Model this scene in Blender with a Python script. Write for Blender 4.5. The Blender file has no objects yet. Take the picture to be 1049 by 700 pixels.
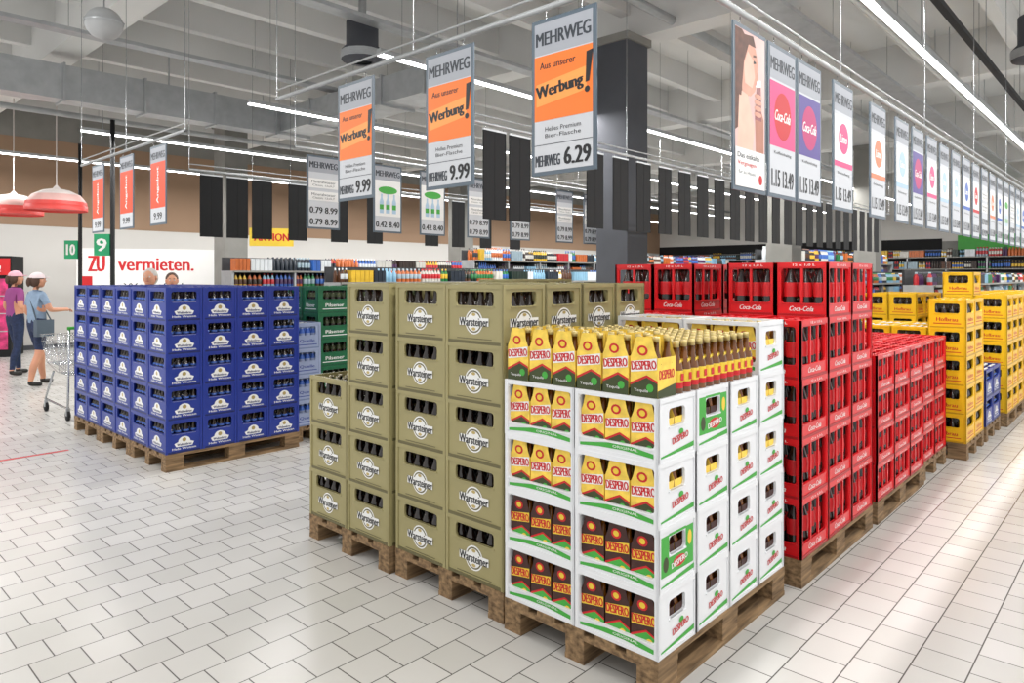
import bpy, math, random
from mathutils import Matrix, Vector
random.seed(4)
scene = bpy.context.scene
COL = scene.collection
try:
    scene.view_settings.view_transform = 'Standard'
except Exception:
    pass

# ------------------------------------------------------------------ materials
def lin(h):
    h = h.lstrip('#')
    out = []
    for i in (0, 2, 4):
        c = int(h[i:i+2], 16)/255
        out.append(c/12.92 if c <= 0.04045 else ((c+0.055)/1.055)**2.4)
    return (*out, 1)

_m = {}
def mat(name, hexc, rough=.45, metal=0, noise=.08, scale=6, emit=0, bump=0, coat=0):
    if name in _m: return _m[name]
    m = bpy.data.materials.new(name); m.use_nodes = True
    nt = m.node_tree; b = nt.nodes['Principled BSDF']
    c = lin(hexc)
    b.inputs['Roughness'].default_value = rough
    b.inputs['Metallic'].default_value = metal
    if coat: b.inputs['Coat Weight'].default_value = coat
    tc = nt.nodes.new('ShaderNodeTexCoord')
    n = nt.nodes.new('ShaderNodeTexNoise'); n.inputs['Scale'].default_value = scale
    n.inputs['Detail'].default_value = 3
    nt.links.new(tc.outputs['Object'], n.inputs['Vector'])
    r = nt.nodes.new('ShaderNodeValToRGB')
    r.color_ramp.elements[0].position = .3; r.color_ramp.elements[1].position = .7
    r.color_ramp.elements[0].color = (*[x*(1-noise) for x in c[:3]], 1)
    r.color_ramp.elements[1].color = (*[min(1, x*(1+noise)) for x in c[:3]], 1)
    nt.links.new(n.outputs['Fac'], r.inputs['Fac'])
    nt.links.new(r.outputs['Color'], b.inputs['Base Color'])
    if emit:
        nt.links.new(r.outputs['Color'], b.inputs['Emission Color'])
        b.inputs['Emission Strength'].default_value = emit
    if bump:
        bp = nt.nodes.new('ShaderNodeBump'); bp.inputs['Strength'].default_value = bump
        bp.inputs['Distance'].default_value = .01
        nt.links.new(n.outputs['Fac'], bp.inputs['Height'])
        nt.links.new(bp.outputs['Normal'], b.inputs['Normal'])
    _m[name] = m
    return m

def floor_mat():
    m = bpy.data.materials.new('floor_tiles'); m.use_nodes = True
    nt = m.node_tree; b = nt.nodes['Principled BSDF']
    tc = nt.nodes.new('ShaderNodeTexCoord')
    br = nt.nodes.new('ShaderNodeTexBrick')
    br.offset = .5; br.inputs['Scale'].default_value = 1
    br.inputs['Brick Width'].default_value = .19
    br.inputs['Row Height'].default_value = .19
    br.inputs['Mortar Size'].default_value = .0028
    br.inputs['Mortar Smooth'].default_value = .1
    br.inputs['Color1'].default_value = lin('cfcdc9')
    br.inputs['Color2'].default_value = lin('c3c1bc')
    br.inputs['Mortar'].default_value = lin('5a5753')
    nt.links.new(tc.outputs['Object'], br.inputs['Vector'])
    n = nt.nodes.new('ShaderNodeTexNoise'); n.inputs['Scale'].default_value = 1.3; n.inputs['Detail'].default_value = 6
    nt.links.new(tc.outputs['Object'], n.inputs['Vector'])
    mx = nt.nodes.new('ShaderNodeMix'); mx.data_type = 'RGBA'; mx.blend_type = 'MULTIPLY'
    mx.inputs[0].default_value = .15
    nt.links.new(br.outputs['Color'], mx.inputs[6]); nt.links.new(n.outputs['Fac'], mx.inputs[7])
    nt.links.new(mx.outputs[2], b.inputs['Base Color'])
    b.inputs['Roughness'].default_value = .25
    bp = nt.nodes.new('ShaderNodeBump'); bp.inputs['Strength'].default_value = .25; bp.inputs['Distance'].default_value = .004
    bp.invert = True
    nt.links.new(br.outputs['Fac'], bp.inputs['Height']); nt.links.new(bp.outputs['Normal'], b.inputs['Normal'])
    return m

def wood_mat():
    m = bpy.data.materials.new('pallet_wood'); m.use_nodes = True
    nt = m.node_tree; b = nt.nodes['Principled BSDF']
    tc = nt.nodes.new('ShaderNodeTexCoord')
    mp = nt.nodes.new('ShaderNodeMapping'); mp.inputs['Scale'].default_value = (2, 14, 20)
    n = nt.nodes.new('ShaderNodeTexNoise'); n.inputs['Scale'].default_value = 2.5; n.inputs['Detail'].default_value = 8
    nt.links.new(tc.outputs['Object'], mp.inputs['Vector']); nt.links.new(mp.outputs['Vector'], n.inputs['Vector'])
    r = nt.nodes.new('ShaderNodeValToRGB')
    r.color_ramp.elements[0].position = .3; r.color_ramp.elements[0].color = lin('54402a')
    r.color_ramp.elements[1].position = .72; r.color_ramp.elements[1].color = lin('a3845f')
    nt.links.new(n.outputs['Fac'], r.inputs['Fac']); nt.links.new(r.outputs['Color'], b.inputs['Base Color'])
    b.inputs['Roughness'].default_value = .8
    return m

FLOOR = floor_mat(); WOOD = wood_mat()
WHITE = mat('white_plastic', 'e2e4e7', .35, noise=.02)
INKW = mat('white_print', 'eaeae8', .5, noise=.01)
INKK = mat('black_print', '15161a', .5, noise=.02)
INKG = mat('grey_print', '343a42', .5, noise=.02)
SIGNG = mat('sign_grey', 'a2a6ae', .5, noise=.02)
SIGNL = mat('sign_light', 'c8cbd0', .5, noise=.02)
FRAME = mat('sign_frame', '566470', .4, noise=.03)
ORANGE = mat('orange_print', 'f47b2c', .5, noise=.02)
OLIVE = mat('olive_plastic', '9a9165', .42, noise=.05)
OLIVED = mat('olive_plastic_dark', '625c3c', .45, noise=.05)
BLUE = mat('blue_plastic', '22378f', .35, noise=.06)
BLUED = mat('blue_plastic_dark', '18235c', .4, noise=.06)
RED = mat('red_plastic', 'd6141e', .35, noise=.05)
REDD = mat('red_plastic_dark', 'a00c15', .4, noise=.05)
YEL = mat('yellow_plastic', 'eebc12', .38, noise=.05)
GRN = mat('green_plastic', '14633f', .4, noise=.06)
LIL = mat('lilac_plastic', '9ba8c6', .4, noise=.05)
GLASS = mat('brown_bottle', '1f120b', .12, noise=.2, scale=3, coat=.4)
GLASSG = mat('amber_bottle', '6b3d10', .12, noise=.3, scale=12, coat=.4)
COLA = mat('cola_bottle', '1c0e0b', .15, noise=.2, coat=.4)
CAPW = mat('white_cap', 'dcdcdc', .4, noise=.02)
CAPG = mat('gold_foil', 'b9a56a', .35, .4, noise=.12)
CAPS = mat('steel_cap', '9a927c', .35, .6, noise=.08)
LABR = mat('red_label', 'c4131c', .5, noise=.04)
LABY = mat('yellow_label', 'e8c63a', .5, noise=.05)
LABB = mat('blue_label', '3a63b8', .5, noise=.05)
DGREEN = mat('dark_green_print', '35401a', .5, noise=.1)
GREENP = mat('green_print', '3fa33b', .5, noise=.05)
CARTY = mat('carton_yellow', 'f0cc50', .5, noise=.15, scale=25)
CARTD = mat('carton_dark', '3c1a14', .5, noise=.25, scale=30)
METAL = mat('galvanised_metal', 'b0b3b5', .4, .5, noise=.1)
STEEL = mat('chrome_wire', 'b5b8bb', .25, .9, noise=.05)
PAINT = mat('ceiling_paint', 'd6d6d4', .85, noise=.05, scale=.7)
CONC = mat('concrete_grey', '85847f', .85, noise=.12, scale=2)
CONCD = mat('concrete_dark', '4c4e54', .85, noise=.1, scale=2)
BLACK = mat('black_panel', '0b0c0e', .8, noise=.08)
TAN = mat('tan_wall', '9c8068', .8, noise=.05, scale=.6)
WALLW = mat('white_wall', 'cdcbc7', .8, noise=.03, scale=.6)
LAMP = mat('led_tube', 'ffffff', .4, noise=0, emit=9)
PINK = mat('pink_print', 'e2457f', .5, noise=.05)
MAG = mat('magenta_print', 'b8266a', .5, noise=.05)
PURP = mat('purple_print', '54448f', .5, noise=.05)
SKYP = mat('pale_blue_print', 'aac6dc', .5, noise=.05)

# ------------------------------------------------------------------ mesh builder
_tc = {}
def text_geo(s):
    if s in _tc: return _tc[s]
    cu = bpy.data.curves.new('t', 'FONT'); cu.body = s; cu.resolution_u = 2
    cu.fill_mode = 'FRONT'
    ob = bpy.data.objects.new('t', cu); COL.objects.link(ob)
    bpy.context.view_layer.update()
    dg = bpy.context.evaluated_depsgraph_get()
    me = bpy.data.meshes.new_from_object(ob.evaluated_get(dg))
    vs = [tuple(v.co) for v in me.vertices]; fs = [tuple(p.vertices) for p in me.polygons]
    bpy.data.objects.remove(ob); bpy.data.curves.remove(cu); bpy.data.meshes.remove(me)
    x0 = min(v[0] for v in vs); x1 = max(v[0] for v in vs); y0 = min(v[1] for v in vs); y1 = max(v[1] for v in vs)
    vs = [((v[0]-x0)/(x1-x0)-.5, (v[1]-y0)/(y1-y0)-.5) for v in vs]
    _tc[s] = (vs, fs)
    return _tc[s]

ID = Matrix.Identity(4)
class MB:
    def __init__(s): s.v = []; s.f = []; s.fm = []; s.sm = []; s.mats = []
    def mi(s, m):
        if m not in s.mats: s.mats.append(m)
        return s.mats.index(m)
    def add(s, vs, fs, m, M=ID, smooth=False):
        o = len(s.v); k = s.mi(m)
        s.v += [tuple(M @ Vector(v)) for v in vs]
        for f in fs:
            s.f.append(tuple(i+o for i in f)); s.fm.append(k); s.sm.append(smooth)
    def box(s, x0, x1, y0, y1, z0, z1, m, M=ID):
        vs = [(x0,y0,z0),(x1,y0,z0),(x1,y1,z0),(x0,y1,z0),(x0,y0,z1),(x1,y0,z1),(x1,y1,z1),(x0,y1,z1)]
        s.add(vs, [(0,3,2,1),(4,5,6,7),(0,1,5,4),(1,2,6,5),(2,3,7,6),(3,0,4,7)], m, M)
    def lathe(s, prof, ms, cx=0, cy=0, z=0, seg=8, M=ID):
        o = len(s.v)
        for r, h in prof:
            for i in range(seg):
                a = 2*math.pi*i/seg
                s.v.append(tuple(M @ Vector((cx+r*math.cos(a), cy+r*math.sin(a), z+h))))
        for j in range(len(prof)-1):
            k = s.mi(ms[j] if isinstance(ms, (list, tuple)) else ms)
            for i in range(seg):
                s.f.append((o+j*seg+i, o+j*seg+(i+1) % seg, o+(j+1)*seg+(i+1) % seg, o+(j+1)*seg+i))
                s.fm.append(k); s.sm.append(True)
        s.f.append(tuple(o+(len(prof)-1)*seg+i for i in range(seg))); s.fm.append(s.mi(ms[-1] if isinstance(ms, (list, tuple)) else ms)); s.sm.append(False)
    def rod(s, p, q, r, m, seg=5, M=ID, r2=None):
        p = Vector(p); q = Vector(q); d = q-p; L = d.length
        if L < 1e-6: return
        R = d.to_track_quat('Z', 'Y').to_matrix().to_4x4()
        T = M @ Matrix.Translation(p) @ R
        s.lathe([(r, 0), (r2 if r2 is not None else r, L)], m, seg=seg, M=T)
    def disc(s, cx, cz, rx, rz, y, m, M=ID, seg=24, a0=0, a1=2*math.pi):
        vs = [(cx+rx*math.cos(a0+(a1-a0)*i/seg), y, cz+rz*math.sin(a0+(a1-a0)*i/seg)) for i in range(seg+ (0 if a1-a0 > 6.28 else 1))]
        s.add(vs, [tuple(range(len(vs)))], m, M)
    def rect(s, x0, x1, z0, z1, y, m, M=ID):
        s.add([(x0,y,z0),(x1,y,z0),(x1,y,z1),(x0,y,z1)], [(0,1,2,3)], m, M)
    def poly(s, pts, y, m, M=ID):
        s.add([(p[0], y, p[1]) for p in pts], [tuple(range(len(pts)))], m, M)
    def text(s, t, cx, cz, w, h, y, m, M=ID, bold=.0, shear=0, rot=0):
        vs, fs = text_geo(t)
        c, sn = math.cos(rot), math.sin(rot)
        for k, off in enumerate((0,) if bold < .01 else (-bold*h, 0, bold*h)):
            out = []
            for vx, vy in vs:
                X = vx*w+vy*h*shear+off; Z = vy*h
                out.append((cx+X*c-Z*sn, y-k*.00004, cz+X*sn+Z*c))
            s.add(out, fs, m, M)
    def ball(s, c, r, m, M=ID, seg=12, rings=8, z0=-1, z1=1):
        vs = []; fs = []
        t0 = math.asin(z0); t1 = math.asin(z1)
        for j in range(rings+1):
            t = t0+(t1-t0)*j/rings
            for i in range(seg):
                a = 2*math.pi*i/seg
                vs.append((c[0]+r[0]*math.cos(t)*math.cos(a), c[1]+r[1]*math.cos(t)*math.sin(a), c[2]+r[2]*math.sin(t)))
        for j in range(rings):
            for i in range(seg):
                fs.append((j*seg+i, j*seg+(i+1) % seg, (j+1)*seg+(i+1) % seg, (j+1)*seg+i))
        s.add(vs, fs, m, M, True)
    def hole_panel(s, x0, x1, z0, z1, hx0, hx1, hz0, hz1, r, y0, y1, m, M=ID):
        inn = []; out = []
        for (cx, cz, sx, sz, xo, zo, flip) in ((hx1-r, hz0+r, 1, -1, x1, z0, 0), (hx1-r, hz1-r, 1, 1, x1, z1, 1), (hx0+r, hz1-r, -1, 1, x0, z1, 0), (hx0+r, hz0+r, -1, -1, x0, z0, 1)):
            a = [(cx, cz+sz*r), (cx+sx*r*.707, cz+sz*r*.707), (cx+sx*r, cz)]
            b = [(cx, zo), (xo, zo), (xo, cz)]
            if flip: a.reverse(); b.reverse()
            inn += a; out += b
        n = 12
        vs = [(p[0], y0, p[1]) for p in inn]+[(p[0], y0, p[1]) for p in out]+[(p[0], y1, p[1]) for p in inn]+[(p[0], y1, p[1]) for p in out]
        fs = []
        for i in range(n):
            j = (i+1) % n
            fs += [(i, n+i, n+j, j), (2*n+i, 2*n+j, 3*n+j, 3*n+i), (i, j, 2*n+j, 2*n+i), (n+i, 3*n+i, 3*n+j, n+j)]
        s.add(vs, fs, m, M)
    def mesh(s, name):
        me = bpy.data.meshes.new(name); me.from_pydata(s.v, [], s.f)
        for m in s.mats: me.materials.append(m)
        me.polygons.foreach_set('material_index', s.fm)
        me.polygons.foreach_set('use_smooth', s.sm)
        me.update(); return me
    def obj(s, name, loc=(0,0,0), rz=0, parent=None):
        return link(s.mesh(name), name, loc, rz, parent)

def link(me, name, loc=(0,0,0), rz=0, parent=None):
    o = bpy.data.objects.new(name, me); COL.objects.link(o)
    o.location = loc; o.rotation_euler = (0, 0, rz)
    if parent: o.parent = parent
    return o
def empty(name, loc=(0,0,0), rz=0):
    o = bpy.data.objects.new(name, None); COL.objects.link(o); o.location = loc; o.rotation_euler = (0,0,rz)
    o.empty_display_size = .2
    return o

def sideM(k, D): return Matrix.Rotation(k*math.pi/2, 4, 'Z') @ Matrix.Translation((0, -D/2, 0))

def bottle_grid(mb, L, W, nx, ny, prof, ms, z=.012, seg=8):
    for i in range(nx):
        for j in range(ny):
            mb.lathe(prof, ms, (i+.5)/nx*(L-.04)-(L-.04)/2, (j+.5)/ny*(W-.04)-(W-.04)/2, z, seg)

def beer_prof(h, r=.029): return [(r,0),(r,h*.36),(r,h*.6),(r*.9,h*.66),(r*.5,h*.78),(r*.42,h*.95),(r*.5,h*.95),(r*.5,h),(r*.1,h)]

def crate_mesh(name, L, W, H, body, dark, win, fill, decor, ribs=0, rimh=.02, bars=0):
    L -= .004; W -= .004
    mb = MB()
    mb.box(-L/2+.01, L/2-.01, -W/2+.01, W/2-.01, 0, .01, dark)
    for k in range(4):
        w, D = (L, W) if k % 2 == 0 else (W, L)
        M = sideM(k, D)
        fx, z0, z1 = win[k % 2]
        hw = w*fx/2
        mb.hole_panel(-w/2+.006, w/2-.006, 0, H, -hw, hw, z0, z1, .015, .005, .017, body, M)
        for sx in (-1, 1):
            a, b = sorted((sx*w/2, sx*(w/2-.018)))
            mb.box(a, b, 0, .012, 0, H, body, M)
        mb.box(-w/2+.018, w/2-.018, 0, .012, H-rimh, H, body, M)
        mb.box(-w/2+.018, w/2-.018, .001, .012, .0, .014, dark, M)
        lip = .006
        mb.box(-hw-.004, hw+.004, .001, .008, z0-lip, z0, body, M)
        if bars:
            n = bars+1 if k % 2 == 0 else bars
            for i in range(1, n):
                x = -hw+2*hw*i/n
                mb.box(x-.007, x+.007, .004, .014, z0, z1, body, M)
        if ribs:
            for i in range(ribs):
                x = -w/2+.03+(w-.06)*(i+.5)/ribs
                mb.box(x-.003, x+.003, .0015, .006, .018, z0-.012, dark, M)
        decor(mb, k, w, M)
    fill(mb, L, W, H)
    return mb.mesh(name)

# --- olive beer crate
def dec_olive(mb, k, w, M):
    cz = .105; r = .06
    mb.disc(0, cz, r, r, .0035, INKW, M)
    mb.disc(0, cz, r*.88, r*.88, .0028, OLIVED, M)
    mb.disc(0, cz, r*.76, r*.76, .0022, INKW, M)
    mb.rect(-.1, .1, cz-.018, cz+.02, .0016, INKW, M)
    mb.text('Warsteiner', 0, cz, .195, .04, .0008, INKK, M, bold=.04)
    mb.disc(0, cz+.036, .014, .008, .0012, CAPG, M, 10)
    mb.disc(0, cz-.034, .014, .008, .0012, CAPG, M, 10)
    mb.rect(-w*.3, w*.3, .022, .026, .0035, OLIVED, M)
OL_H = .283
m_olive = crate_mesh('olive_crate', .4, .3, OL_H, OLIVE, OLIVED, [(.66, .182, .25), (.6, .182, .25)],
    lambda mb, L, W, H: bottle_grid(mb, L, W, 5, 4, beer_prof(.262), [GLASS, GLASS, GLASS, GLASS, GLASS, GLASS, CAPS, CAPS]), dec_olive)

# --- blue beer crate
def dec_blue(mb, k, w, M):
    f = 1.0 if k % 2 == 0 else .8
    pts = [(-.082*f, .05), (.082*f, .05), (.1*f, .078), (.062*f, .09)] + [(.062*f*math.cos(t), .09+.042*math.sin(t)) for t in [math.pi*i/8 for i in range(1, 8)]] + [(-.062*f, .09), (-.1*f, .078)]
    mb.poly(pts, .0035, INKW, M)
    mb.disc(0, .104, .017, .017, .0028, CAPG, M, 12)
    mb.text('Weihenbrau', 0, .067, .145*f, .02, .0028, BLUED, M, bold=.05)
    mb.text('Hefe Weizen', 0, .034, .24*f, .018, .0035, INKW, M, bold=.03)
    mb.rect(-.12*f, .12*f, .152, .155, .0035, INKW, M)
BL_H = .272
m_blue = crate_mesh('blue_crate', .4, .3, BL_H, BLUE, BLUED, [(.74, .16, .24), (.7, .16, .24)],
    lambda mb, L, W, H: bottle_grid(mb, L, W, 5, 4, beer_prof(.255), [GLASS, GLASS, LABB, GLASS, GLASS, LABB, CAPW, CAPW]), dec_blue)

# --- white tequila-beer crate, with six-pack cartons
def carton(mb, x, y, z, w=.122, d=.132, h=.225, front=CARTY, M=ID, tall=True):
    T = M @ Matrix.Translation((x, y, z))
    hw = w/2-.002; hd = d/2-.002
    prof = [(-hw, 0), (hw, 0), (hw, h*.66), (hw*.8, h*.78), (hw*.62, h*.97), (hw*.5, h), (-hw*.5, h), (-hw*.62, h*.97), (-hw*.8, h*.78), (-hw, h*.66)]
    n = len(prof)
    vs = [(p[0], -hd, p[1]) for p in prof]+[(p[0], hd, p[1]) for p in prof]
    mb.add(vs, [tuple(range(n)), tuple(reversed(range(n, 2*n)))]+[(i, (i+1) % n, n+(i+1) % n, n+i) for i in (0, 1, 9)], front, T)
    mb.box(-hw*.5, hw*.5, -.004, .004, h*.6, h*.99, front, T)
    for bx in (-hw*.62, hw*.62):
        for by in (-hd*.6, hd*.6):
            mb.lathe([(.024, 0), (.013, .05), (.012, .085), (.0135, .085), (.0135, .105)], [GLASSG, GLASSG, GLASSG, CAPG], bx, by, h*.55, 7, T)
    for sgn in (0, 1):
        N = T if sgn == 0 else T @ Matrix.Rotation(math.pi, 4, 'Z')
        yy = -hd-.0006
        y_ = front is CARTY
        mb.poly([(-hw, 0), (hw, 0), (hw, h*.24), (hw*.2, h*.33), (-hw, h*.18)], yy, DGREEN if y_ else GREENP, N)
        mb.poly([(-hw, h*.18), (hw*.2, h*.33), (hw, h*.24), (hw, h*.28), (hw*.2, h*.37), (-hw, h*.22)], yy-.0003, LABR, N)
        mb.poly([(-hw*.95, h*.40), (hw*.95, h*.47), (hw*.95, h*.66), (-hw*.95, h*.58)], yy-.0006, INKW if y_ else LABY, N)
        mb.text('DESPERO', 0, h*.53, w*.88, .034, yy-.0012, LABR, N, bold=.05, rot=.1)
        mb.disc(-hw*.1, h*.77, .024, .02, yy-.0006, LABR, N, 12)
        mb.disc(-hw*.1, h*.77, .014, .012, yy-.0010, LABY, N, 10)
        mb.disc(hw*.45, h*.16, .016, .016, yy-.0008, GREENP if y_ else LABY, N, 10)
        mb.text('Tequila', -hw*.2, h*.1, w*.5, .014, yy-.0006, INKW, N)
    for k in (1, 3):
        N = T @ Matrix.Rotation(k*math.pi/2, 4, 'Z')
        mb.poly([(-hd, 0), (hd, 0), (hd, h*.2), (-hd, h*.12)], -hw-.0006, DGREEN, N)
        mb.text('DESPERO', 0, h*.38, d*.8, .035, -hw-.0008, LABR, N, bold=.05)
WH_H = .2475
def make_white(nm, cartons, variant):
    def dec(mb, k, w, M):
        if k % 2 == 0:
            mb.poly([(-w*.44, .018), (-w*.2, .026), (w*.1, .028), (w*.44, .018), (w*.44, .035), (w*.2, .048), (-w*.05, .05), (-w*.44, .03)], .0035, GREENP, M)
            mb.text('ORIGINAL', w*.12, .038, w*.3, .01, .0028, INKW, M)
        else:
            mb.poly([(-w*.44, .016), (w*.44, .026), (w*.44, .046), (0, .034), (-w*.44, .022)], .0035, GREENP, M)
            if variant:
                mb.rect(-w*.42, -w*.22, .055, .21, .0035, GREENP, M)
                mb.rect(w*.22, w*.42, .055, .21, .0035, GREENP, M)
                mb.rect(-w*.22, w*.22, .055, .122, .0035, GREENP, M)
                mb.rect(-w*.22, w*.22, .203, .213, .0035, GREENP, M)
                mb.disc(-w*.3, .1, .02, .03, .0030, DGREEN, M, 12)
                mb.disc(w*.32, .16, .016, .03, .0030, LABY, M, 12)
                mb.disc(w*.05, .09, .05, .022, .0031, LABR, M, 16)
                mb.text('DESPERO', w*.05, .09, w*.42, .022, .0022, INKW, M, bold=.05, rot=.12)
            else:
                mb.text('DESPERO', w*.08, .078, w*.42, .026, .0024, LABR, M, bold=.05, rot=.12)
                mb.disc(w*.1, .1, .018, .012, .0030, GREENP, M, 12)
    def fill(mb, L, W, H):
        for i in range(3):
            for j in range(2):
                carton(mb, (i-1)*.122, (j-.5)*.134, .012, .120, .130, .222, CARTY if cartons == 'y' else CARTD)
    return crate_mesh(nm, .4, .3, WH_H, WHITE, WHITE, [(.9, .055, .226), (.42, .13, .2)], fill, dec)
m_wy = make_white('white_crate_yellow', 'y', 0)
m_wd = make_white('white_crate_dark', 'd', 0)
m_wv = make_white('white_crate_printed', 'd', 1)

# --- cola crates
def cola_dec(mb, k, w, M, H):
    mb.text('Coca-Cola', 0, H*.14, w*.46, H*.09, .0024, INKW, M, bold=.03, shear=.3)
    mb.text('12 x 1,0 L', w*.05, H-.016, w*.42, .014, -.0006, INKW, M, bold=.03)
def cola_prof(h, r): return [(r,0),(r,h*.3),(r*.92,h*.34),(r,h*.5),(r*.9,h*.62),(r*.45,h*.82),(r*.38,h*.92),(r*.45,h*.92),(r*.45,h),(r*.1,h)]
CM = [COLA, COLA, LABR, LABR, COLA, COLA, COLA, LABR, LABR]
CL_H = .307
m_cola = crate_mesh('cola_crate', .4, .3, CL_H, RED, REDD, [(.84, .075, .272), (.8, .075, .272)],
    lambda mb, L, W, H: bottle_grid(mb, L, W, 4, 3, cola_prof(.29, .041), CM, seg=10), lambda mb, k, w, M: cola_dec(mb, k, w, M, CL_H), rimh=.028, bars=2)
CS_H = .236
m_colas = crate_mesh('small_cola_crate', .4, .3, CS_H, RED, REDD, [(.8, .065, .205), (.76, .065, .205)],
    lambda mb, L, W, H: bottle_grid(mb, L, W, 5, 4, cola_prof(.222, .03), CM), lambda mb, k, w, M: cola_dec(mb, k, w, M, CS_H), rimh=.024, bars=2)

def generic(nm, H, body, dark, bm, ink, word):
    def dec(mb, k, w, M):
        mb.text(word, 0, H*.3, w*.55, H*.13, .003, ink, M, bold=.03)
        mb.rect(-w*.36, w*.36, H*.14, H*.17, .0035, ink, M)
    return crate_mesh(nm, .4, .3, H, body, dark, [(.7, H*.52, H*.86), (.64, H*.52, H*.86)],
        lambda mb, L, W, Hh: bottle_grid(mb, L, W, 5, 4, beer_prof(H-.02), bm), dec)
YELD = mat('yellow_plastic_dark', 'c0900c', .4, noise=.05)
GRND = mat('green_plastic_dark', '0f4f33', .4, noise=.05)
LILD = mat('lilac_plastic_dark', '7886a8', .4, noise=.05)
m_yel = generic('yellow_crate', .25, YEL, YELD, [GLASS, GLASS, GLASS, GLASS, GLASS, CAPW, CAPW, CAPW], LABR, 'Hofbrau')
m_grn = generic('green_crate', .27, GRN, GRND, [GLASS, GLASS, DGREEN, DGREEN, GLASS, CAPW, CAPW, CAPW], INKW, 'Pilsener')
m_lil = generic('lilac_crate', .25, LIL, LILD, [LIL, LIL, LABB, LABB, LIL, CAPW, CAPW, CAPW], BLUE, 'Quelle')

# --- euro pallet (long axis x)
def pallet_mesh(L=1.2, W=.8):
    mb = MB()
    for y in (-W/2, -.05, W/2-.1) if W > .4 else (-W/2, W/2-.1):
        mb.box(-L/2, L/2, y, y+.1, 0, .022, WOOD)
        for x in (-L/2, -.0725, L/2-.145):
            mb.box(x+.001, x+.144, y+.002, y+.098, .0221, .1, WOOD)
    for x in (-L/2, -.0725, L/2-.145):
        mb.box(x, x+.145, -W/2, W/2, .1001, .122, WOOD)
    for y, w in ((-.4, .145), (-.205, .1), (-.05, .1), (.105, .1), (.255, .145)) if W > .4 else ((-W/2, .14), (W/2-.14, .14)):
        mb.box(-L/2, L/2, y, y+w, .1221, .1435, WOOD)
    return mb.mesh('wooden_pallet')
m_pal = pallet_mesh(); m_pals = pallet_mesh(1.2, .31)
PZ = .144

def stack(name, a0, b0, na, nb, orient, rows, me, H, pallet='a', jig=.004):
    ca, cb = (.3, .4) if orient == 'b' else (.4, .3)
    e = empty(name, (a0, b0, 0))
    if pallet == 'slim': link(m_pals, 'wooden_pallet_base', (.155, .6, 0), math.pi/2, e)
    else:
        pl = (1.2, .8) if pallet == 'a' else (.8, 1.2)
        link(m_pal, 'wooden_pallet_base', (pl[0]/2, pl[1]/2, 0), 0 if pallet == 'a' else math.pi/2, e)
    for i in range(na):
        for j in range(nb):
            n = rows(i, j)
            for k in range(n):
                inner = 0 < i < na-1 and 0 < j < nb-1 and k < n-1
                if inner and all(rows(i+p, j+q) > k for p, q in ((1,0),(-1,0),(0,1),(0,-1))): continue
                mm = me(i, j, k) if callable(me) else me
                rz = (math.pi/2 if orient == 'b' else 0)
                link(mm, 'crate', (ca*(i+.5)+random.uniform(-jig, jig)*.3, cb*(j+.5)+random.uniform(-jig, jig)*.3, PZ+k*H), rz, e)
    return e

# white crates pallet
def wsel(i, j, k):
    if (i, k) in ((0, 1), (1, 3)) and j == 0: return m_wv
    return m_wy if k >= 2 else m_wd
ew = stack('white_crate_stack', 2.31, 1.39, 4, 2, 'b', lambda i, j: 5 if i == 3 else 4, wsel, WH_H)
mb = MB()
zt = PZ+4*WH_H+.001
Mc = Matrix.Rotation(-math.pi/2, 4, 'Z')
for j in range(6):
    for i in range(2 if j > 0 else 1):
        T = Matrix.Translation((.075+i*.142, .07+j*.131, zt)) @ Mc
        carton(mb, 0, 0, 0, .126, .136, .232, CARTY, T)
mb.obj('six_pack_cartons', parent=ew)
mb = MB()
dp = [(.029,0),(.029,.02),(.029,.042),(.029,.09),(.027,.108),(.014,.148),(.0125,.18),(.014,.18),(.014,.205),(.003,.205)]
dm = [GLASSG, LABR, LABY, GLASSG, GLASSG, GLASSG, CAPG, CAPG, CAPG]
for i in range(12):
    for j in range(12):
        x = .19+i*.064; y = .035+j*.066
        if x > .89 or (x < .32 and y > .13): continue
        mb.lathe(dp, dm, x, y, zt, 9)
        for T in (Matrix.Identity(4), Matrix.Rotation(-math.pi/2, 4, 'Z')):
            N = Matrix.Translation((x, y, zt)) @ T
            mb.box(-.011, .011, -.0296, -.0288, .05, .078, LABR, N)
            mb.box(-.008, .008, -.0215, -.0206, .118, .132, LABY, N)
mb.obj('loose_bottles', parent=ew)

# olive stacks
stack('olive_crate_stack', 2.33, 2.215, 4, 2, 'b', lambda i, j: 5, m_olive, OL_H)
stack('olive_crate_stack', 2.31, 3.04, 4, 2, 'b', lambda i, j: 3 if j == 1 else 5, m_olive, OL_H)

# blue stacks
for n in range(3):
    stack('blue_crate_stack', 2.26, 5.93+n*.806, 4, 2, 'b', lambda i, j: 5, m_blue, BL_H)

# red stacks
stack('red_cola_crate_stack', 3.63, 1.35, 3, 2, 'a', lambda i, j: 4 if i == 0 else 5, m_cola, CL_H)
stack('red_cola_crate_stack', 3.63, 2.17, 3, 2, 'a', lambda i, j: 4 if i == 0 else 5, m_cola, CL_H)
stack('red_small_crate_stack', 4.90, 1.34, 3, 3, 'a', lambda i, j: 4, m_colas, CS_H)
stack('red_small_crate_stack', 6.15, 1.36, 2, 4, 'a', lambda i, j: 4, m_colas, CS_H, pallet='b')
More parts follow.
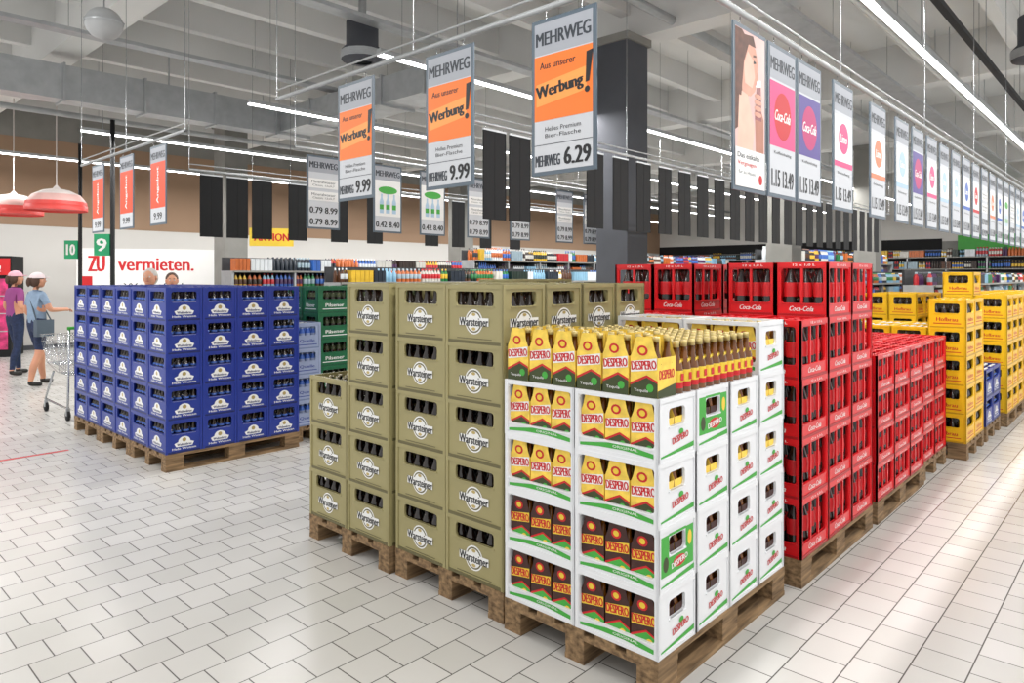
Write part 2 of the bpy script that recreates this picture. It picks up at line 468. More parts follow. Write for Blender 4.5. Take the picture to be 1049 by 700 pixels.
# yellow stacks
stack('yellow_crate_stack', 7.12, 1.24, 2, 4, 'a', lambda i, j: 5 if j < 1 else 4, m_yel, .25, pallet='b')
stack('yellow_crate_stack', 7.12, 2.5, 2, 4, 'a', lambda i, j: 4, m_yel, .25, pallet='b')
stack('blue_small_crate_stack', 8.05, 1.24, 2, 4, 'a', lambda i, j: 2 if i < 2 else 0, m_blue, BL_H, pallet='b')
stack('yellow_crate_stack', 9.0, 1.2, 3, 2, 'a', lambda i, j: 6 if (j == 1 and i == 0) else 5, m_yel, .25)
stack('yellow_crate_stack', 9.0, 2.05, 3, 2, 'a', lambda i, j: 5 , m_yel, .25)
stack('yellow_crate_stack', 10.25, 1.22, 3, 2, 'a', lambda i, j: 5, m_yel, .25)
stack('yellow_crate_stack', 11.5, 1.22, 3, 2, 'a', lambda i, j: 5, m_yel, .25)
stack('green_crate_stack', 5.0, 2.75, 4, 2, 'b', lambda i, j: 4, m_grn, .27)
# stacks across the aisle
stack('lilac_crate_stack', 3.5, 6.1, 1, 3, 'b', lambda i, j: 4, m_lil, .25, pallet='slim')
stack('green_crate_stack', 3.84, 6.22, 3, 2, 'a', lambda i, j: 5, m_grn, .27)
stack('green_crate_stack', 5.08, 6.1, 3, 2, 'a', lambda i, j: 5, m_grn, .27)
stack('olive_crate_stack', 6.4, 5.93, 3, 2, 'a', lambda i, j: 5, m_olive, OL_H)

# ------------------------------------------------------------------ signs
def sign(kind, w=.36, h=.70):
    mb = MB()
    mb.box(-w/2, w/2, -.004, .004, 0, h, FRAME)
    y = -.0046
    if kind == 'black':
        w *= .72
        mb = MB()
        mb.box(-w/2, w/2, -.004, .004, 0, h, BLACK)
        for x in (-w/2+.004, 0, w/2-.004): mb.box(x-.002, x+.002, -.0055, -.004, 0, h, BLACK)
        mb.box(-w/2, w/2, -.008, .008, h, h+.015, METAL)
        return mb.mesh('hanging_panel')
    mb.rect(-w/2+.018, w/2-.018, .018, h-.018, .0046, SIGNG)
    W = w/2-.018
    mb.rect(-W, W, .018, h-.018, y, SIGNL)
    if kind == 'poster':
        skin = mat('poster_skin', 'd39a84', .5, noise=.14, scale=9); skl = mat('poster_skin_light', 'e6b8a4', .5, noise=.08, scale=12); skd = mat('poster_skin_shade', 'b0745f', .5, noise=.08, scale=12)
        hair = mat('poster_hair', '5b3424', .5, noise=.35, scale=22)
        mb.rect(-W, W, .018, h-.018, y-.0002, mat('poster_pink', 'dfb9b4', .5, noise=.22, scale=4))
        mb.poly([(-W, .25), (-.05, .3), (.0, .5), (-.02, .64), (-.09, .68), (-W, .68)], y-.0004, hair)
        mb.poly([(-.09, .42), (.0, .41), (.05, .44), (.072, .48), (.088, .505), (.078, .53), (.082, .57), (.06, .62), (.0, .655), (-.06, .63), (-.1, .55)], y-.0006, skin)
        mb.poly([(-.06, .46), (.02, .45), (.05, .5), (.03, .57), (-.03, .6), (-.07, .54)], y-.0007, skl)
        mb.poly([(-.11, .66), (.03, .675), (.06, .63), (-.02, .63), (-.07, .55), (-.1, .4), (-.14, .4)], y-.0008, hair)
        mb.poly([(.03, .556), (.062, .562), (.06, .568), (.035, .572)], y-.0009, INKK); mb.poly([(.028, .585), (.066, .59), (.064, .598), (.03, .595)], y-.0009, hair)
        mb.poly([(.055, .475), (.085, .488), (.08, .465), (.06, .462)], y-.0009, LABR)
        mb.poly([(-.14, .18), (.02, .18), (.05, .28), (.0, .36), (-.03, .42), (-.12, .42)], y-.0005, skl)
        mb.poly([(.06, .18), (.15, .18), (.15, .33), (.11, .38), (.05, .36)], y-.0008, skd)
        mb.poly([(.05, .32), (.125, .32), (.115, .5), (.075, .49)], y-.0010, mat('poster_drink', '7c2222', .35, noise=.35, scale=18))
        mb.poly([(.055, .46), (.118, .47), (.116, .5), (.074, .492)], y-.0011, INKW)
        for q in range(4): mb.disc(.085, .345+.026*q, .042, .011, y-.0012-.0001*q, skin, seg=14)
        mb.rect(-W, W, .018, .18, y-.0016, INKW)
        mb.text('Das eiskalte', -.02, .15, .24, .022, y-.002, INKG, bold=.05); mb.text('Vergnugen', -.04, .115, .2, .022, y-.002, LABR, bold=.05)
        mb.text('fur zu Hause', -.04, .08, .18, .015, y-.002, INKG); mb.disc(.11, .06, .022, .022, y-.002, LABR)
        return mb.mesh('poster')
    mb.rect(-W, W, h-.16, h-.018, y-.0003, SIGNG)
    mb.text('MEHRWEG', 0, h-.09, w*.84, .06, y-.001, INKG, bold=.05)
    if kind.startswith('werb'):
        price = kind[4:]
        mb.rect(-W, W, .245, .535, y-.0005, ORANGE)
        mb.text('Aus unserer', -.03, .49, .2, .03, y-.001, INKK, bold=.03)
        mb.poly([(-.15, .31), (.13, .345), (.13, .445), (-.15, .41)], y-.0008, mat('orange_light', 'f9a04e', .5, noise=.02))
        mb.text('Werbung', -.02, .375, .26, .07, y-.0014, INKK, bold=.06, rot=.09)
        mb.poly([(.125, .375), (.145, .378), (.165, .51), (.13, .505)], y-.0018, INKK)
        mb.disc(.134, .345, .014, .014, y-.0018, INKK, seg=10)
        mb.text('Helles Premium', 0, .205, .2, .02, y-.001, INKK); mb.text('Bier-Flasche', 0, .175, .2, .018, y-.001, INKK)
        mb.rect(-W, W, .135, .138, y-.001, INKG)
        mb.text('MEHRWEG', -.085, .065, .14, .05, y-.001, INKG, bold=.05)
        mb.text(price, .08, .075, .14, .075, y-.001, INKK, bold=.06)
    elif kind == 'red':
        mb.rect(-W, W, .15, .55, y-.0005, mat('sign_red', 'e4502f', .5, noise=.03))
        mb.text('Angebot', .0, .35, .32, .06, y-.001, INKW, rot=1.57, bold=.05)
        mb.text('9.99', .0, .08, .18, .06, y-.001, INKK, bold=.05)
    elif kind == 'double':
        for z in (.42, .30):
            mb.rect(-W, W, z-.03, z+.06, y-.0005, INKW)
            mb.text('Mineralwasser', 0, z+.03, .26, .025, y-.001, INKG)
            mb.text('Classic 12x0,7', 0, z-.005, .24, .02, y-.001, INKG)
        mb.text('0.79 8.99', 0, .18, .3, .06, y-.001, INKK, bold=.05)
        mb.text('0.79 8.99', 0, .07, .3, .06, y-.001, INKK, bold=.05)
    elif kind == 'green':
        mb.rect(-W, W, .17, .54, y-.0005, INKW)
        mb.disc(0, .44, .12, .04, y-.0008, GREENP)
        for x in (-.08, 0, .08):
            mb.poly([(x-.025, .2), (x+.025, .2), (x+.025, .32), (x+.01, .36), (x+.01, .4), (x-.01, .4), (x-.01, .36), (x-.025, .32)], y-.001, SKYP)
            mb.rect(x-.025, x+.025, .24, .29, y-.0012, GREENP)
        mb.text('0.42 8.40', 0, .085, .3, .06, y-.001, INKK, bold=.05)
    elif kind in ('mag', 'purp'):
        mb.rect(-W, W, .235, .53, y-.0005, {'mag': PINK, 'purp': PURP}[kind])
        mb.disc(0, .38, .11, .11, y-.0008, LABR if kind == 'mag' else MAG)
        mb.text('Coca-Cola', 0, .38, .2, .05, y-.0012, INKW, shear=.3, bold=.04)
        mb.text('Koffeinhaltig', 0, .205, .22, .018, y-.001, INKK)
        mb.text('1.15 13.49', 0, .09, .28, .08, y-.001, INKK, bold=.04)
    else:
        c = {'pink': PINK, 'orange': mat('peach', 'e2805a', .5), 'blue': LABB, 'sky': SKYP, 'red2': LABR}[kind]
        mb.rect(-W, W, .24, .52, y-.0005, INKW)
        mb.disc(0, .40, .09, .085, y-.0008, c)
        mb.text('Limo', 0, .40, .12, .05, y-.0012, INKW, shear=.2, bold=.05)
        mb.rect(-W, W, .24, .27, y-.0009, c)
        mb.text('Erfrischung', 0, .205, .22, .018, y-.001, INKK)
        mb.text('1.15 13.49', 0, .09, .28, .07, y-.001, INKK, bold=.04)
    return mb.mesh('hanging_price_sign')
_sg = {}
def put_sign(kind, a, b, rz, z=2.05, sx=1, top=2.78):
    if kind not in _sg: _sg[kind] = sign(kind)
    nm = {'black': 'hanging_black_panel', 'poster': 'hanging_poster'}.get(kind, 'hanging_price_sign')
    e = link(_sg[kind], nm, (a, b, z), rz)
    e.scale = (sx, 1, 1)
    mb = MB()
    for x in (-.1, .1): mb.rod((x, 0, .70), (x, 0, top-z), .0025, STEEL)
    mb.obj('hooks', parent=e)
    return e
RB = -math.pi/2
RA = 0
for k, b in (('werb6.29', 1.92), ('werb9.99', 2.66), ('werb9.99', 3.48)): put_sign(k, 2.4, b, RB)
for b in (6.46, 7.23, 8.05): put_sign('red', 2.4, b, RB)
for k, a in (('poster', 2.90), ('mag', 3.25), ('purp', 3.59), ('pink', 4.10), ('orange', 4.75), ('sky', 5.30), ('purp', 5.72), ('pink', 6.14), ('sky', 6.56)): put_sign(k, a, 1.3, RA, 1.96, .9, 2.69)
kk = ['sky', 'blue', 'red2', 'double', 'orange', 'blue', 'green', 'double']
for i in range(26): put_sign(kk[i % 8], 7.0+i*.44, 1.3, RA, 1.96, .9, 2.69)
for k, a in (('double', 3.70), ('green', 4.46), ('green', 5.07), ('double', 5.78), ('double', 6.51), ('double', 7.4), ('double', 8.0), ('sky', 8.6)): put_sign(k, a, 5.9, RA)
for i in range(22): put_sign('black', 5.35+i*.42, 3.9, RA)
put_sign('black', 4.0, 3.9, RA); put_sign('black', 4.3, 3.9, RA)
for a in (3.55, 3.86, 4.17, 4.65, 5.26, 5.83, 6.86, 7.4, 8.0, 8.7): put_sign('black', a, 8.0, RA)

RZ = 2.80
CEIL = 5.6
def rail(p, q, hang):
    mb = MB()
    d = Vector(q)-Vector(p)
    mb.rod(p, q, .014, METAL, 8)
    mb.rod((p[0], p[1], p[2]+.06), (q[0], q[1], q[2]+.06), .006, METAL, 6)
    n = max(2, int(d.length/hang)+1)
    for i in range(n):
        x = Vector(p)+d*(i/(n-1))
        mb.rod(x, (x.x, x.y, CEIL), .003, STEEL, 5)
    mb.obj('sign_hanging_rail')
rail((2.4, 1.5, RZ), (2.4, 4.4, RZ), 1.4)
rail((2.4, 5.9, RZ), (2.4, 8.6, RZ), 1.3)
rail((2.2, 1.3, 2.71), (19, 1.3, 2.71), 1.8)
rail((3.4, 5.9, RZ), (12, 5.9, RZ), 2)
rail((3.6, 3.9, RZ), (15, 3.9, RZ), 2)
rail((3.3, 8.0, RZ), (12, 8.0, RZ), 2)

# ------------------------------------------------------------------ room
A0, A1, B0, B1 = -1.5, 30, -1.5, 18
mb = MB(); mb.box(A0, A1, B0, B1, -.1, 0, FLOOR); mb.obj('floor')
mb = MB(); mb.box(A0, A1, B0, B1, CEIL, CEIL+.1, PAINT)
b = -.9
while b < B1:
    mb.box(A0, A1, b, b+.16, CEIL-.42, CEIL, PAINT); b += 1.25
for a in (3.1, 8.35, 13.6, 18.9, 24.1):
    mb.box(a-.2, a+.2, B0, B1, CEIL-.75, CEIL, PAINT)
mb.obj('ceiling')
mb = MB(); mb.box(A0, A1, B1, B1+.15, 0, 2.7, WALLW); mb.box(A0, A1, B1-.01, B1+.15, 2.7, 4.6, TAN); mb.box(A0, A1, B1, B1+.15, 4.6, CEIL, CONC); mb.obj('wall_left')
mb = MB(); mb.box(A1, A1+.15, B0, B1, 0, 2.9, CONC); mb.box(A1-.02, A1, B0, 5.5, 2.5, 3.1, GREENP); mb.box(A1-.02, A1, 6, B1, 2.6, 3.0, BLACK); mb.box(A1, A1+.15, B0, B1, 2.9, CEIL, WALLW); mb.obj('wall_back')
mb = MB(); mb.box(-1.5, A1, B1-.03, B1, 0, .1, CONCD); mb.obj('baseboard_left')

def column(a, b, w, nm='concrete_column', c=CONCD):
    mb = MB(); mb.box(-w/2, w/2, -w/2, w/2, 0, CEIL-.75, c)
    mb.box(-w/2-.02, w/2+.02, -w/2-.02, w/2+.02, 0, .12, CONC)
    mb.box(-w/2-.04, w/2+.04, -w/2-.04, w/2+.04, CEIL-.85, CEIL-.75, CONC)
    mb.obj(nm, (a, b, 0))
column(8.1, 5.45, .5); column(6.9, 14.6, .5, c=CONC); column(13.6, 5.4, .5, c=CONC); column(13.6, 14.6, .5, c=CONC); column(18.9, 5.4, .5, c=CONC)

# lighting strips
LZ = 3.85
def strip(b, a0, a1, watts):
    mb = MB()
    mb.box(a0, a1, b-.035, b+.035, LZ, LZ+.05, METAL)
    mb.box(a0, a1, b-.025, b+.025, LZ-.02, LZ, LAMP)
    x = a0+.3
    while x < a1:
        mb.rod((x, b, LZ+.05), (x, b, CEIL-.02), .004, STEEL, 4); x += 3
    o = mb.obj('led_strip_light')
    L = bpy.data.lights.new('led_strip', 'AREA'); L.shape = 'RECTANGLE'; L.size = a1-a0; L.size_y = .1; L.energy = watts; L.color = (1, .985, .965)
    lo = bpy.data.objects.new('led_emitter', L); COL.objects.link(lo); lo.location = ((a0+a1)/2, b, LZ-.03); lo.parent = o
strip(-.6, -1, 26, 420)
strip(1.76, 1.6, 26, 540)
strip(5.8, 4.27, 26, 640)
strip(8.7, 4.35, 26, 620)
strip(12.2, 3.4, 26, 600)
strip(15.5, 1.0, 26, 560)
# added strips outside the view, to brighten the left floor and stack fronts
strip(5.8, -1.4, .9, 75)
strip(8.7, -1.4, 1.4, 90)
strip(12.2, -1.4, 2.0, 80)

# ducts and tracks
mb = MB(); mb.box(-1.4, 7.0, 11.6, 11.95, 4.15, 4.65, METAL)
x = -1.4
while x < 7.0: mb.box(x, x+.03, 11.57, 11.98, 4.12, 4.68, METAL); x += 1.1
mb.box(6.4, 7.0, 7.6, 11.6, 4.2, 4.6, METAL)
y = 7.6
while y < 11.6: mb.box(6.37, 7.03, y, y+.03, 4.17, 4.63, METAL); y += 1.0
for x in (-.5, 2, 4.5): mb.box(x, x+.02, 11.7, 11.72, 4.65, CEIL-.01, METAL)
mb.obj('ventilation_duct')
def track(b, z, a0, a1, w, m, nm):
    mb = MB(); mb.box(a0, a1, b-w/2, b+w/2, z, z+.05, m)
    x = a0+.2
    while x < a1: mb.rod((x, b, z+.05), (x, b, CEIL-.02), .004, STEEL, 4); x += 2.5
    mb.obj(nm)
track(1.42, 3.95, 1.5, 26, .06, BLACK, 'black_power_track')
track(3.2, 4.6, 2.0, 26, .3, METAL, 'cable_tray')
track(7.1, 4.7, 1.0, 26, .2, METAL, 'cable_tray')
track(10.2, 4.7, 0.0, 26, .2, METAL, 'cable_tray')
for i, (bb, zz, r) in enumerate(((2.5, 4.9, .05), (2.7, 4.9, .03), (4.7, 4.95, .06), (7.6, 4.95, .05), (13.4, 4.3, .05))):
    mb = MB(); mb.rod((0, bb, zz), (28, bb, zz), r, PAINT if i % 2 else METAL, 10)
    for x in range(1, 28, 3): mb.rod((x, bb, zz), (x, bb, CEIL-.01), .006, METAL, 4)
    mb.obj('ceiling_pipe')
def vent(a, b, z):
    mb = MB(); mb.lathe([(.12, 0), (.26, .02), (.26, .14), (.2, .2), (.2, .5), (.02, .5)], CONCD, seg=18)
    for i in range(5): mb.lathe([(.262, .03+i*.02), (.272, .04+i*.02), (.262, .05+i*.02)], METAL, seg=18)
    mb.rod((0, 0, .5), (0, 0, CEIL-z-.43), .05, METAL, 8)
    mb.obj('ceiling_air_diffuser', (a, b, z))
vent(9.7, 1.0, 4.0); vent(5.2, 7.4, 4.3)
mb = MB(); mb.ball((0, 0, 0), (.14, .14, .13), mat('speaker_grey', 'a5a7a8', .6), seg=18, rings=12); mb.lathe([(.145, 0), (.15, .02), (.03, .05), (.006, .06), (.006, 1.85)], METAL, seg=14)
mb.obj('hanging_globe_speaker', (1.92, 6.3, 3.65))
DR = mat('lamp_shade_red', 'c23f3a', .5, emit=.25); DW = mat('lamp_shade_white', 'd8cfcb', .5); DP = mat('lamp_shade_rose', 'd3a8a2', .5)
for a, b, z in ((3.5, 13.9, 2.75), (3.2, 15.4, 2.75)):
    mb = MB()
    mb.lathe([(.46, 0), (.45, .12), (.36, .24), (.2, .32), (.06, .35), (.02, .4), (.008, .42), (.008, CEIL-z)], [DR, DP, DW, DW, DW, DW, DW], seg=28)
    mb.lathe([(.45, .0), (.02, .02)], DR, seg=28)
    mb.lathe([(.465, -.03), (.465, .06)], DR, seg=28)
    mb.obj('dome_pendant_lamp', (a, b, z))

# checkout poles with number boxes
GS = mat('green_sign', '0f8a58', .4, emit=.25)
for a, b, t in ((4.08, 14.7, '10'), (3.8, 12.07, '9')):
    mb = MB(); mb.rod((0, 0, 0), (0, 0, 4.05), .035, BLACK, 10); mb.box(-.1, .1, -.1, .1, 0, .02, BLACK)
    T = Matrix.Rotation(math.radians(-47), 4, 'Z')
    mb.box(-.27, -.03, -.04, .04, 1.92, 2.26, GS, T); mb.text(t, -.15, 2.09, .15, .2, -.042, INKW, T, bold=.05)
    mb.box(-.08, 0, -.01, .01, 2.0, 2.03, BLACK, T)
    mb.obj('checkout_number_pole', (a, b, 0))
# banner
mb = MB(); mb.box(-1.5, 1.5, -.01, .01, 1.2, 2.2, INKW)
mb.text('ZU', -1.12, 1.87, .3, .34, -.012, LABR, bold=.05); mb.text('vermieten.', .05, 1.86, 1.5, .28, -.012, LABR, bold=.04)
mb.rect(-1.45, -1.2, 1.25, 1.6, -.012, LABR)
mb.text('Werbeflache', .1, 1.4, 1.4, .09, -.012, INKG)
for x in (-1.42, 1.42): mb.rod((x, .03, 0), (x, .03, 2.2), .02, METAL, 8); mb.box(x-.2, x+.2, -.2, .2, 0, .03, METAL)
mb.obj('advertising_banner', (6.0, 16.4, 0), -.5)
mb = MB(); mb.box(-.35, .35, -.01, .01, 0, .3, LABY); mb.text('AKTION', 0, .15, .55, .13, -.012, LABR, bold=.05)
for x in (-.3, .3): mb.rod((x, 0, .3), (x, 0, CEIL-2.15), .004, STEEL)
mb.obj('hanging_aisle_sign', (5.85, 10.9, 2.1), -.5)
# cooler
mb = MB(); mb.box(-.4, .4, -.35, .35, 0, 2.0, BLACK); mb.box(-.34, .34, -.36, -.351, .15, 1.55, mat('cooler_glow', 'a82a5c', .4, noise=.5, scale=9, emit=.5))
for z in (.5, .85, 1.2): mb.box(-.34, .34, -.37, -.36, z, z+.02, METAL)
mb.box(-.38, .38, -.37, -.351, 1.62, 1.95, LABR); mb.text('Cola', 0, 1.78, .5, .2, -.372, INKW, shear=.3)
mb.obj('drinks_cooler', (3.25, 17.2, 0), -.5)
for a, b in ((4.8, 13.2), (5.2, 10.8)):
    mb = MB(); mb.box(-.4, .4, -1.2, 1.2, 0, .85, CONC); mb.box(-.45, .45, -1.25, 1.25, .85, .9, BLACK); mb.box(-.1, .3, -.3, .1, .9, 1.3, BLACK); mb.box(-.45, -.40, -1.2, 1.2, .1, .7, GREENP)
    mb.box(.05, .12, -.1, 0, 1.3, 1.4, METAL)
    mb.obj('checkout_counter', (a, b, 0), -.3)

# shelves
PAL = [mat('prod_%d' % i, h, .35, noise=.1) for i, h in enumerate(['cfd4d8', '2f5fae', 'b8242c', '23743f', 'cfa82e', '4e2c16', '7fa9c2', '46204f', 'c3c1ba', 'b8602a', '10241b', '1b2430', '2a1a10', '8fa3ae'])]
DARKB = mat('shelf_back', '2c2d30', .7)
def shelf(name, a, b, length, rz, height=1.85, levels=5, pal=PAL):
    mb = MB()
    mb.box(0, length, .22, .26, 0, height+.25, DARKB)
    dz = (height-.12)/levels
    for l in range(levels+1):
        z = .12+l*dz
        mb.box(0, length, -.22, .22, z-.03, z, CONC); mb.box(0, length, -.235, -.22, z-.03, z+.005, CONC)
        x = .05
        while x < length-.3:
            m = random.choice(pal); c = random.choice(pal); r = random.uniform(.033, .045); n = random.randint(2, 6)
            h = min(dz-.05, random.uniform(.24, .34))
            kind = random.random()
            for q in range(n):
                if x > length-.1: break
                if kind < .75:
                    mb.lathe([(r, 0), (r, h*.25), (r, h*.6), (r*.35, h*.85), (r*.35, h*.88), (r*.4, h)], [m, c, m, m, c], x+r, -.12, z, 6)
                    if l == levels: mb.lathe([(r, 0), (r, h*.6), (r*.35, h*.85), (r*.4, h)], [m, m, c], x+r, .08, z, 6)
                else: mb.box(x, x+2*r-.004, -.2, 0, z, z+h*.85, m)
                x += 2*r+.004
            x += .012
    x = 0
    while x <= length: mb.box(x-.02, x+.02, -.2, .24, 0, height, METAL); x += 1.25
    mb.obj(name, (a, b, 0), rz)
shelf('drinks_shelf', 6.2, 9.6, 10, 0, 1.5)
shelf('drinks_shelf', 5.9, 12.6, 5.8, 0, 1.7)
shelf('drinks_shelf', 9.0, 4.6, 12, 0, 1.45)
shelf('drinks_shelf', 12.9, 2.9, 14, 0, 1.45)
shelf('drinks_shelf', 12.0, 12.6, 14, 0, 2.0)
shelf('drinks_shelf', 16.5, 7.0, 10, 0, 2.0)
shelf('wall_shelf', 29.5, 17, 17, -math.pi/2, 2.3)

mb = MB(); mb.box(1.3, 1.95, 7.35, 7.39, .0005, .002, LABR); mb.obj('red_floor_tape')

# ------------------------------------------------------------------ shopping cart
def cart(a, b, rz):
    mb = MB()
    zb, zt_ = .5, .95
    def P(u, v, t):
        w = .24+.04*t-.05*v
        return (u*w, -.40+.80*v+(-.06*t if v < .5 else .1*t)*(1), zb+(.0 if v < .5 else .08*(1-t))+t*(zt_-zb)*(1 if v < .5 else .9))
    for i in range(13):
        v = i/12
        for u in (-1, 1): mb.rod(P(u, v, 0), P(u, v, 1), .003, STEEL, 4)
        mb.rod(P(-1, v, 0), P(1, v, 0), .003, STEEL, 4)
    for t in (0, .25, .5, .75, 1):
        for u in (-1, 1):
            mb.rod(P(u, 0, t), P(u, .49, t), .004, STEEL, 5); mb.rod(P(u, .49, t), P(u, 1, t), .004, STEEL, 5)
        mb.rod(P(-1, 0, t), P(1, 0, t), .004, STEEL, 5); mb.rod(P(-1, 1, t), P(1, 1, t), .004, STEEL, 5)
    for i in range(9):
        u = -1+i/4
        mb.rod(P(u, 0, 0), P(u, 0, 1), .003, STEEL, 4); mb.rod(P(u, 1, 0), P(u, 1, 1), .003, STEEL, 4)
        mb.rod(P(u, 0, 0), P(u, 1, 0), .003, STEEL, 4)
    for u in (-1, 1):
        mb.rod((u*.25, -.42, .13), (u*.27, -.52, 1.02), .012, STEEL, 8)
        mb.rod((u*.25, -.42, .13), (u*.2, .42, .15), .012, STEEL, 8)
        mb.rod((u*.2, .42, .15), (u*.22, .1, .5), .012, STEEL, 8)
        for v, uu in ((-.42, .25), (.4, .2)):
            M = Matrix.Translation((u*uu-.012, v, .055)) @ Matrix.Rotation(math.pi/2, 4, 'Y')
            mb.lathe([(.01, 0), (.055, 0), (.055, .025), (.01, .025)], BLACK, seg=14, M=M)
            mb.box(u*uu-.018, u*uu+.018, v-.015, v+.015, .055, .14, METAL)
    mb.rod((-.29, -.53, 1.03), (.29, -.53, 1.03), .018, GREENP, 10)
    mb.obj('shopping_cart', (a, b, 0), rz)
cart(2.56, 9.3, math.radians(4))

# ------------------------------------------------------------------ people
def skin_mesh(verts, edges, radii, root=0, sub=1):
    me = bpy.data.meshes.new('sk'); me.from_pydata(verts, edges, []); me.update()
    ob = bpy.data.objects.new('sk', me); COL.objects.link(ob)
    ob.modifiers.new('s', 'SKIN')
    md = ob.modifiers.new('ss', 'SUBSURF'); md.levels = sub; md.render_levels = sub
    for i, r in enumerate(radii):
        sv = me.skin_vertices[0].data[i]
        sv.radius = r if isinstance(r, tuple) else (r, r)
        sv.use_root = (i == root)
    bpy.context.view_layer.update()
    ev = ob.evaluated_get(bpy.context.evaluated_depsgraph_get())
    m2 = bpy.data.meshes.new_from_object(ev)
    vs = [tuple(v.co) for v in m2.vertices]; fs = [tuple(p.vertices) for p in m2.polygons]
    bpy.data.objects.remove(ob); bpy.data.meshes.remove(me); bpy.data.meshes.remove(m2)
    return vs, fs

def person(name, a, b, rz, skin, shirt, pants, shoes, hair, cap=None, short=True, tall=1.65, elbL=(-.24, -.03, 1.1), wrL=(-.25, .12, .92), elbR=(.24, -.05, 1.1), wrR=(.24, .18, 1.0), stride=.12, bag=None):
    k = tall/1.65
    pts = [('pel', (0,0,.93), (.155,.115)), ('spn', (0,0,1.08), (.13,.1)), ('cst', (0,-.01,1.27), (.155,.11)), ('nkb', (0,-.01,1.40), (.07,.06)), ('nk', (0,.01,1.48), (.05,.05)),
        ('sL', (-.155,-.01,1.35), .058), ('eL', elbL, .04), ('wL', wrL, .026), ('hL', tuple(Vector(wrL)+(Vector(wrL)-Vector(elbL)).normalized()*.07), (.034,.018)),
        ('sR', (.155,-.01,1.35), .058), ('eR', elbR, .04), ('wR', wrR, .026), ('hR', tuple(Vector(wrR)+(Vector(wrR)-Vector(elbR)).normalized()*.07), (.034,.018)),
        ('pL', (-.09,0,.86), .1), ('kL', (-.1,stride*.6+.02,.48), .06), ('cL', (-.1, stride*.75, .3), .055), ('aL', (-.1,stride,.10), .037), ('bL', (-.105,stride-.02,.05), .04), ('tL', (-.12,stride+.15,.035), .035),
        ('pR', (.09,0,.86), .1), ('kR', (.1,-stride*.3+.02,.48), .06), ('cR', (.1,-stride*.75,.3), .055), ('aR', (.1,-stride,.10), .037), ('bR', (.105,-stride-.02,.05), .04), ('tR', (.12,-stride+.15,.035), .035)]
    idx = {p[0]: i for i, p in enumerate(pts)}
    ed = [('pel','spn'),('spn','cst'),('cst','nkb'),('nkb','nk'),('cst','sL'),('sL','eL'),('eL','wL'),('wL','hL'),('cst','sR'),('sR','eR'),('eR','wR'),('wR','hR'),
          ('pel','pL'),('pL','kL'),('kL','cL'),('cL','aL'),('aL','bL'),('bL','tL'),('pel','pR'),('pR','kR'),('kR','cR'),('cR','aR'),('aR','bR'),('bR','tR')]
    vs, fs = skin_mesh([p[1] for p in pts], [(idx[x], idx[y]) for x, y in ed], [p[2] for p in pts], 0, 2)
    mb = MB()
    def seg_d(c, p, q):
        p = Vector(p); q = Vector(q); t = max(0, min(1, (c-p).dot(q-p)/max(1e-9, (q-p).length_squared)))
        return (c-(p+(q-p)*t)).length, t
    groups = {}
    for f in fs:
        c = sum((Vector(vs[i]) for i in f), Vector())/len(f)
        best = min(((seg_d(c, pts[idx[x]][1], pts[idx[y]][1]), (x, y)) for x, y in ed), key=lambda t: t[0][0])
        (d, t), (x, y) = best
        if x in ('aL', 'bL', 'aR', 'bR'): m = shoes if c.z < .09 else skin
        elif x in ('cL', 'cR', 'kL', 'kR'): m = skin if short else pants
        elif x in ('pL', 'pR'): m = pants if (not short or t < .85) else skin
        elif (x, y) in (('pel','pL'), ('pel','pR')): m = pants
        elif x in ('sL', 'sR'): m = shirt if t < .6 else skin
        elif x in ('eL', 'eR', 'wL', 'wR'): m = skin
        elif x == 'nkb': m = skin if c.z > 1.42 else shirt
        elif (x, y) == ('pel', 'spn'): m = shirt if c.z > .93 else pants
        else: m = shirt
        if m is shirt and c.z < .91: m = pants
        groups.setdefault(m, []).append(f)
    for m, ff in groups.items():
        mb.add(vs, ff, m, ID, True)
    for s, e, w, h in ((-1, 'eL', 'wL', 'hL'), (1, 'eR', 'wR', 'hR')):
        W = Vector(pts[idx[w]][1]); H = Vector(pts[idx[h]][1]); d = (H-W).normalized()
        side = d.cross(Vector((0, 0, 1))); side = side.normalized() if side.length > .1 else Vector((0, 1, 0))
        dn = Vector((0, 0, -1)) if abs(d.z) < .8 else Vector((-s, 0, 0))
        for q, (off, ln) in enumerate(((-.024, .062), (-.008, .075), (.008, .07), (.023, .055))):
            p0 = W+d*.06+side*off; p1 = p0+d*ln*.5+dn*.006; p2 = p1+d*ln*.35+dn*.018; p3 = p2+dn*.02+d*.006
            v2, f2 = skin_mesh([tuple(p) for p in (p0, p1, p2, p3)], [(0,1),(1,2),(2,3)], [.0095, .009, .008, .007], 0, 1)
            mb.add(v2, f2, skin, ID, True)
        p0 = W+d*.02+side*(-.026); p1 = p0+d*.03-side*.02+dn*.008; p2 = p1+d*.03-side*.002+dn*.01
        v2, f2 = skin_mesh([tuple(p) for p in (p0, p1, p2)], [(0,1),(1,2)], [.011, .010, .008], 0, 1)
        mb.add(v2, f2, skin, ID, True)
    hc = (0, .02, 1.555)
    mb.ball(hc, (.074, .092, .105), skin, seg=20, rings=14)
    mb.ball((0, .05, 1.495), (.05, .05, .045), skin, seg=14, rings=8)
    mb.add([(-.012, .108, 1.565), (.012, .108, 1.565), (.016, .108, 1.53), (-.016, .108, 1.53), (0, .135, 1.536), (0, .112, 1.57)], [(0,3,4,5),(1,5,4,2),(3,2,4)], skin, ID, True)
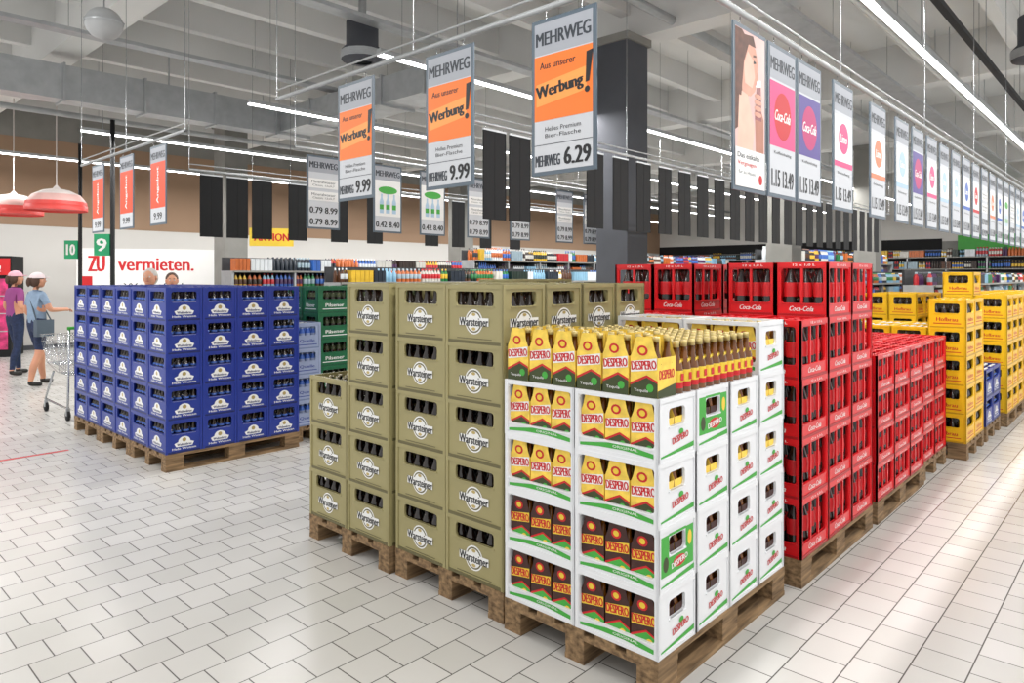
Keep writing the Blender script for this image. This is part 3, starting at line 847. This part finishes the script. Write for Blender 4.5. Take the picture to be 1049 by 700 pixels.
    for s in (-1, 1):
        mb.ball((s*.028, .103, 1.562), (.012, .008, .007), INKW, seg=10, rings=6)
        mb.ball((s*.028, .110, 1.562), (.005, .003, .005), INKK, seg=8, rings=5)
        mb.ball((s*.076, .015, 1.55), (.01, .02, .03), skin, seg=10, rings=6)
        mb.ball((s*.028, .104, 1.583), (.015, .006, .003), hair, seg=8, rings=4)
    mb.ball((0, .099, 1.508), (.022, .006, .005), mat('lips', 'a8544e', .5), seg=10, rings=5)
    mb.ball((0, -.003, 1.578), (.083, .099, .098), hair, seg=20, rings=10, z0=-.0)
    mb.ball((0, -.035, 1.555), (.08, .08, .1), hair, seg=18, rings=10)
    if cap:
        mb.ball((0, 0, 1.59), (.09, .108, .092), cap, seg=20, rings=8, z0=.0)
        mb.ball((0, .10, 1.6), (.075, .075, .01), cap, seg=16, rings=6)
        mb.ball((0, -.12, 1.53), (.03, .03, .07), hair, seg=10, rings=8)
    if bag:
        mb.rod((-.14, .05, 1.38), (.2, .08, .98), .01, bag, 6); mb.rod((-.14, -.05, 1.38), (.2, -.12, .98), .01, bag, 6)
        mb.box(.17, .25, -.14, .1, .74, .98, bag)
    o = mb.obj(name, (a, b, 0), rz); o.scale = (k, k, k)
    return o
SK = mat('skin', 'c98f72', .55, noise=.05); HB = mat('brown_hair', '4a3226', .7); HG = mat('grey_hair', 'b9b5af', .7)
CAPP = mat('pink_cap', 'd9a5b4', .6); CAPL = mat('pale_cap', 'e0cfd2', .6)
SHG = mat('shirt_greyblue', '7f93aa', .8, scale=20); SHP = mat('shirt_purple', '8d3f7b', .8); NAVY = mat('navy_cloth', '1d2a4a', .8, noise=.3, scale=25); SHOE = mat('shoe_black', '22201f', .6)
BAG = mat('bag_strap', '4e5a66', .6)
face_right = math.radians(-75)
person('woman_shopper', 2.79, 12.05, face_right, SK, SHG, NAVY, SHOE, HB, CAPL, True, 1.63, elbR=(.25, .05, 1.12), wrR=(.2, .28, 1.12), stride=.14, bag=BAG)
person('woman_shopper', 2.85, 13.6, face_right, SK, SHP, NAVY, SHOE, HB, CAPP, False, 1.66, stride=.1)
person('man_shopper', 3.45, 9.55, math.radians(140), SK, mat('shirt_beige', 'b39a86', .8), NAVY, SHOE, HG, None, False, 1.68)
person('man_shopper', 3.95, 10.15, math.radians(160), SK, mat('shirt_red', '9c4a48', .8), NAVY, SHOE, HB, None, False, 1.63)

# ------------------------------------------------------------------ world + camera
w = bpy.data.worlds.new('store_world'); scene.world = w; w.use_nodes = True
w.node_tree.nodes['Background'].inputs[0].default_value = (1, .99, .975, 1)
w.node_tree.nodes['Background'].inputs[1].default_value = 1.0

cam = bpy.data.cameras.new('camera'); co = bpy.data.objects.new('camera', cam); COL.objects.link(co)
co.location = (0, 0, 1.6); co.rotation_euler = (math.pi/2, 0, math.radians(-47.15))
cam.sensor_width = 36; cam.lens = 718/1049*36; cam.shift_y = -67/1049; cam.clip_start = .05; cam.clip_end = 200
scene.camera = co
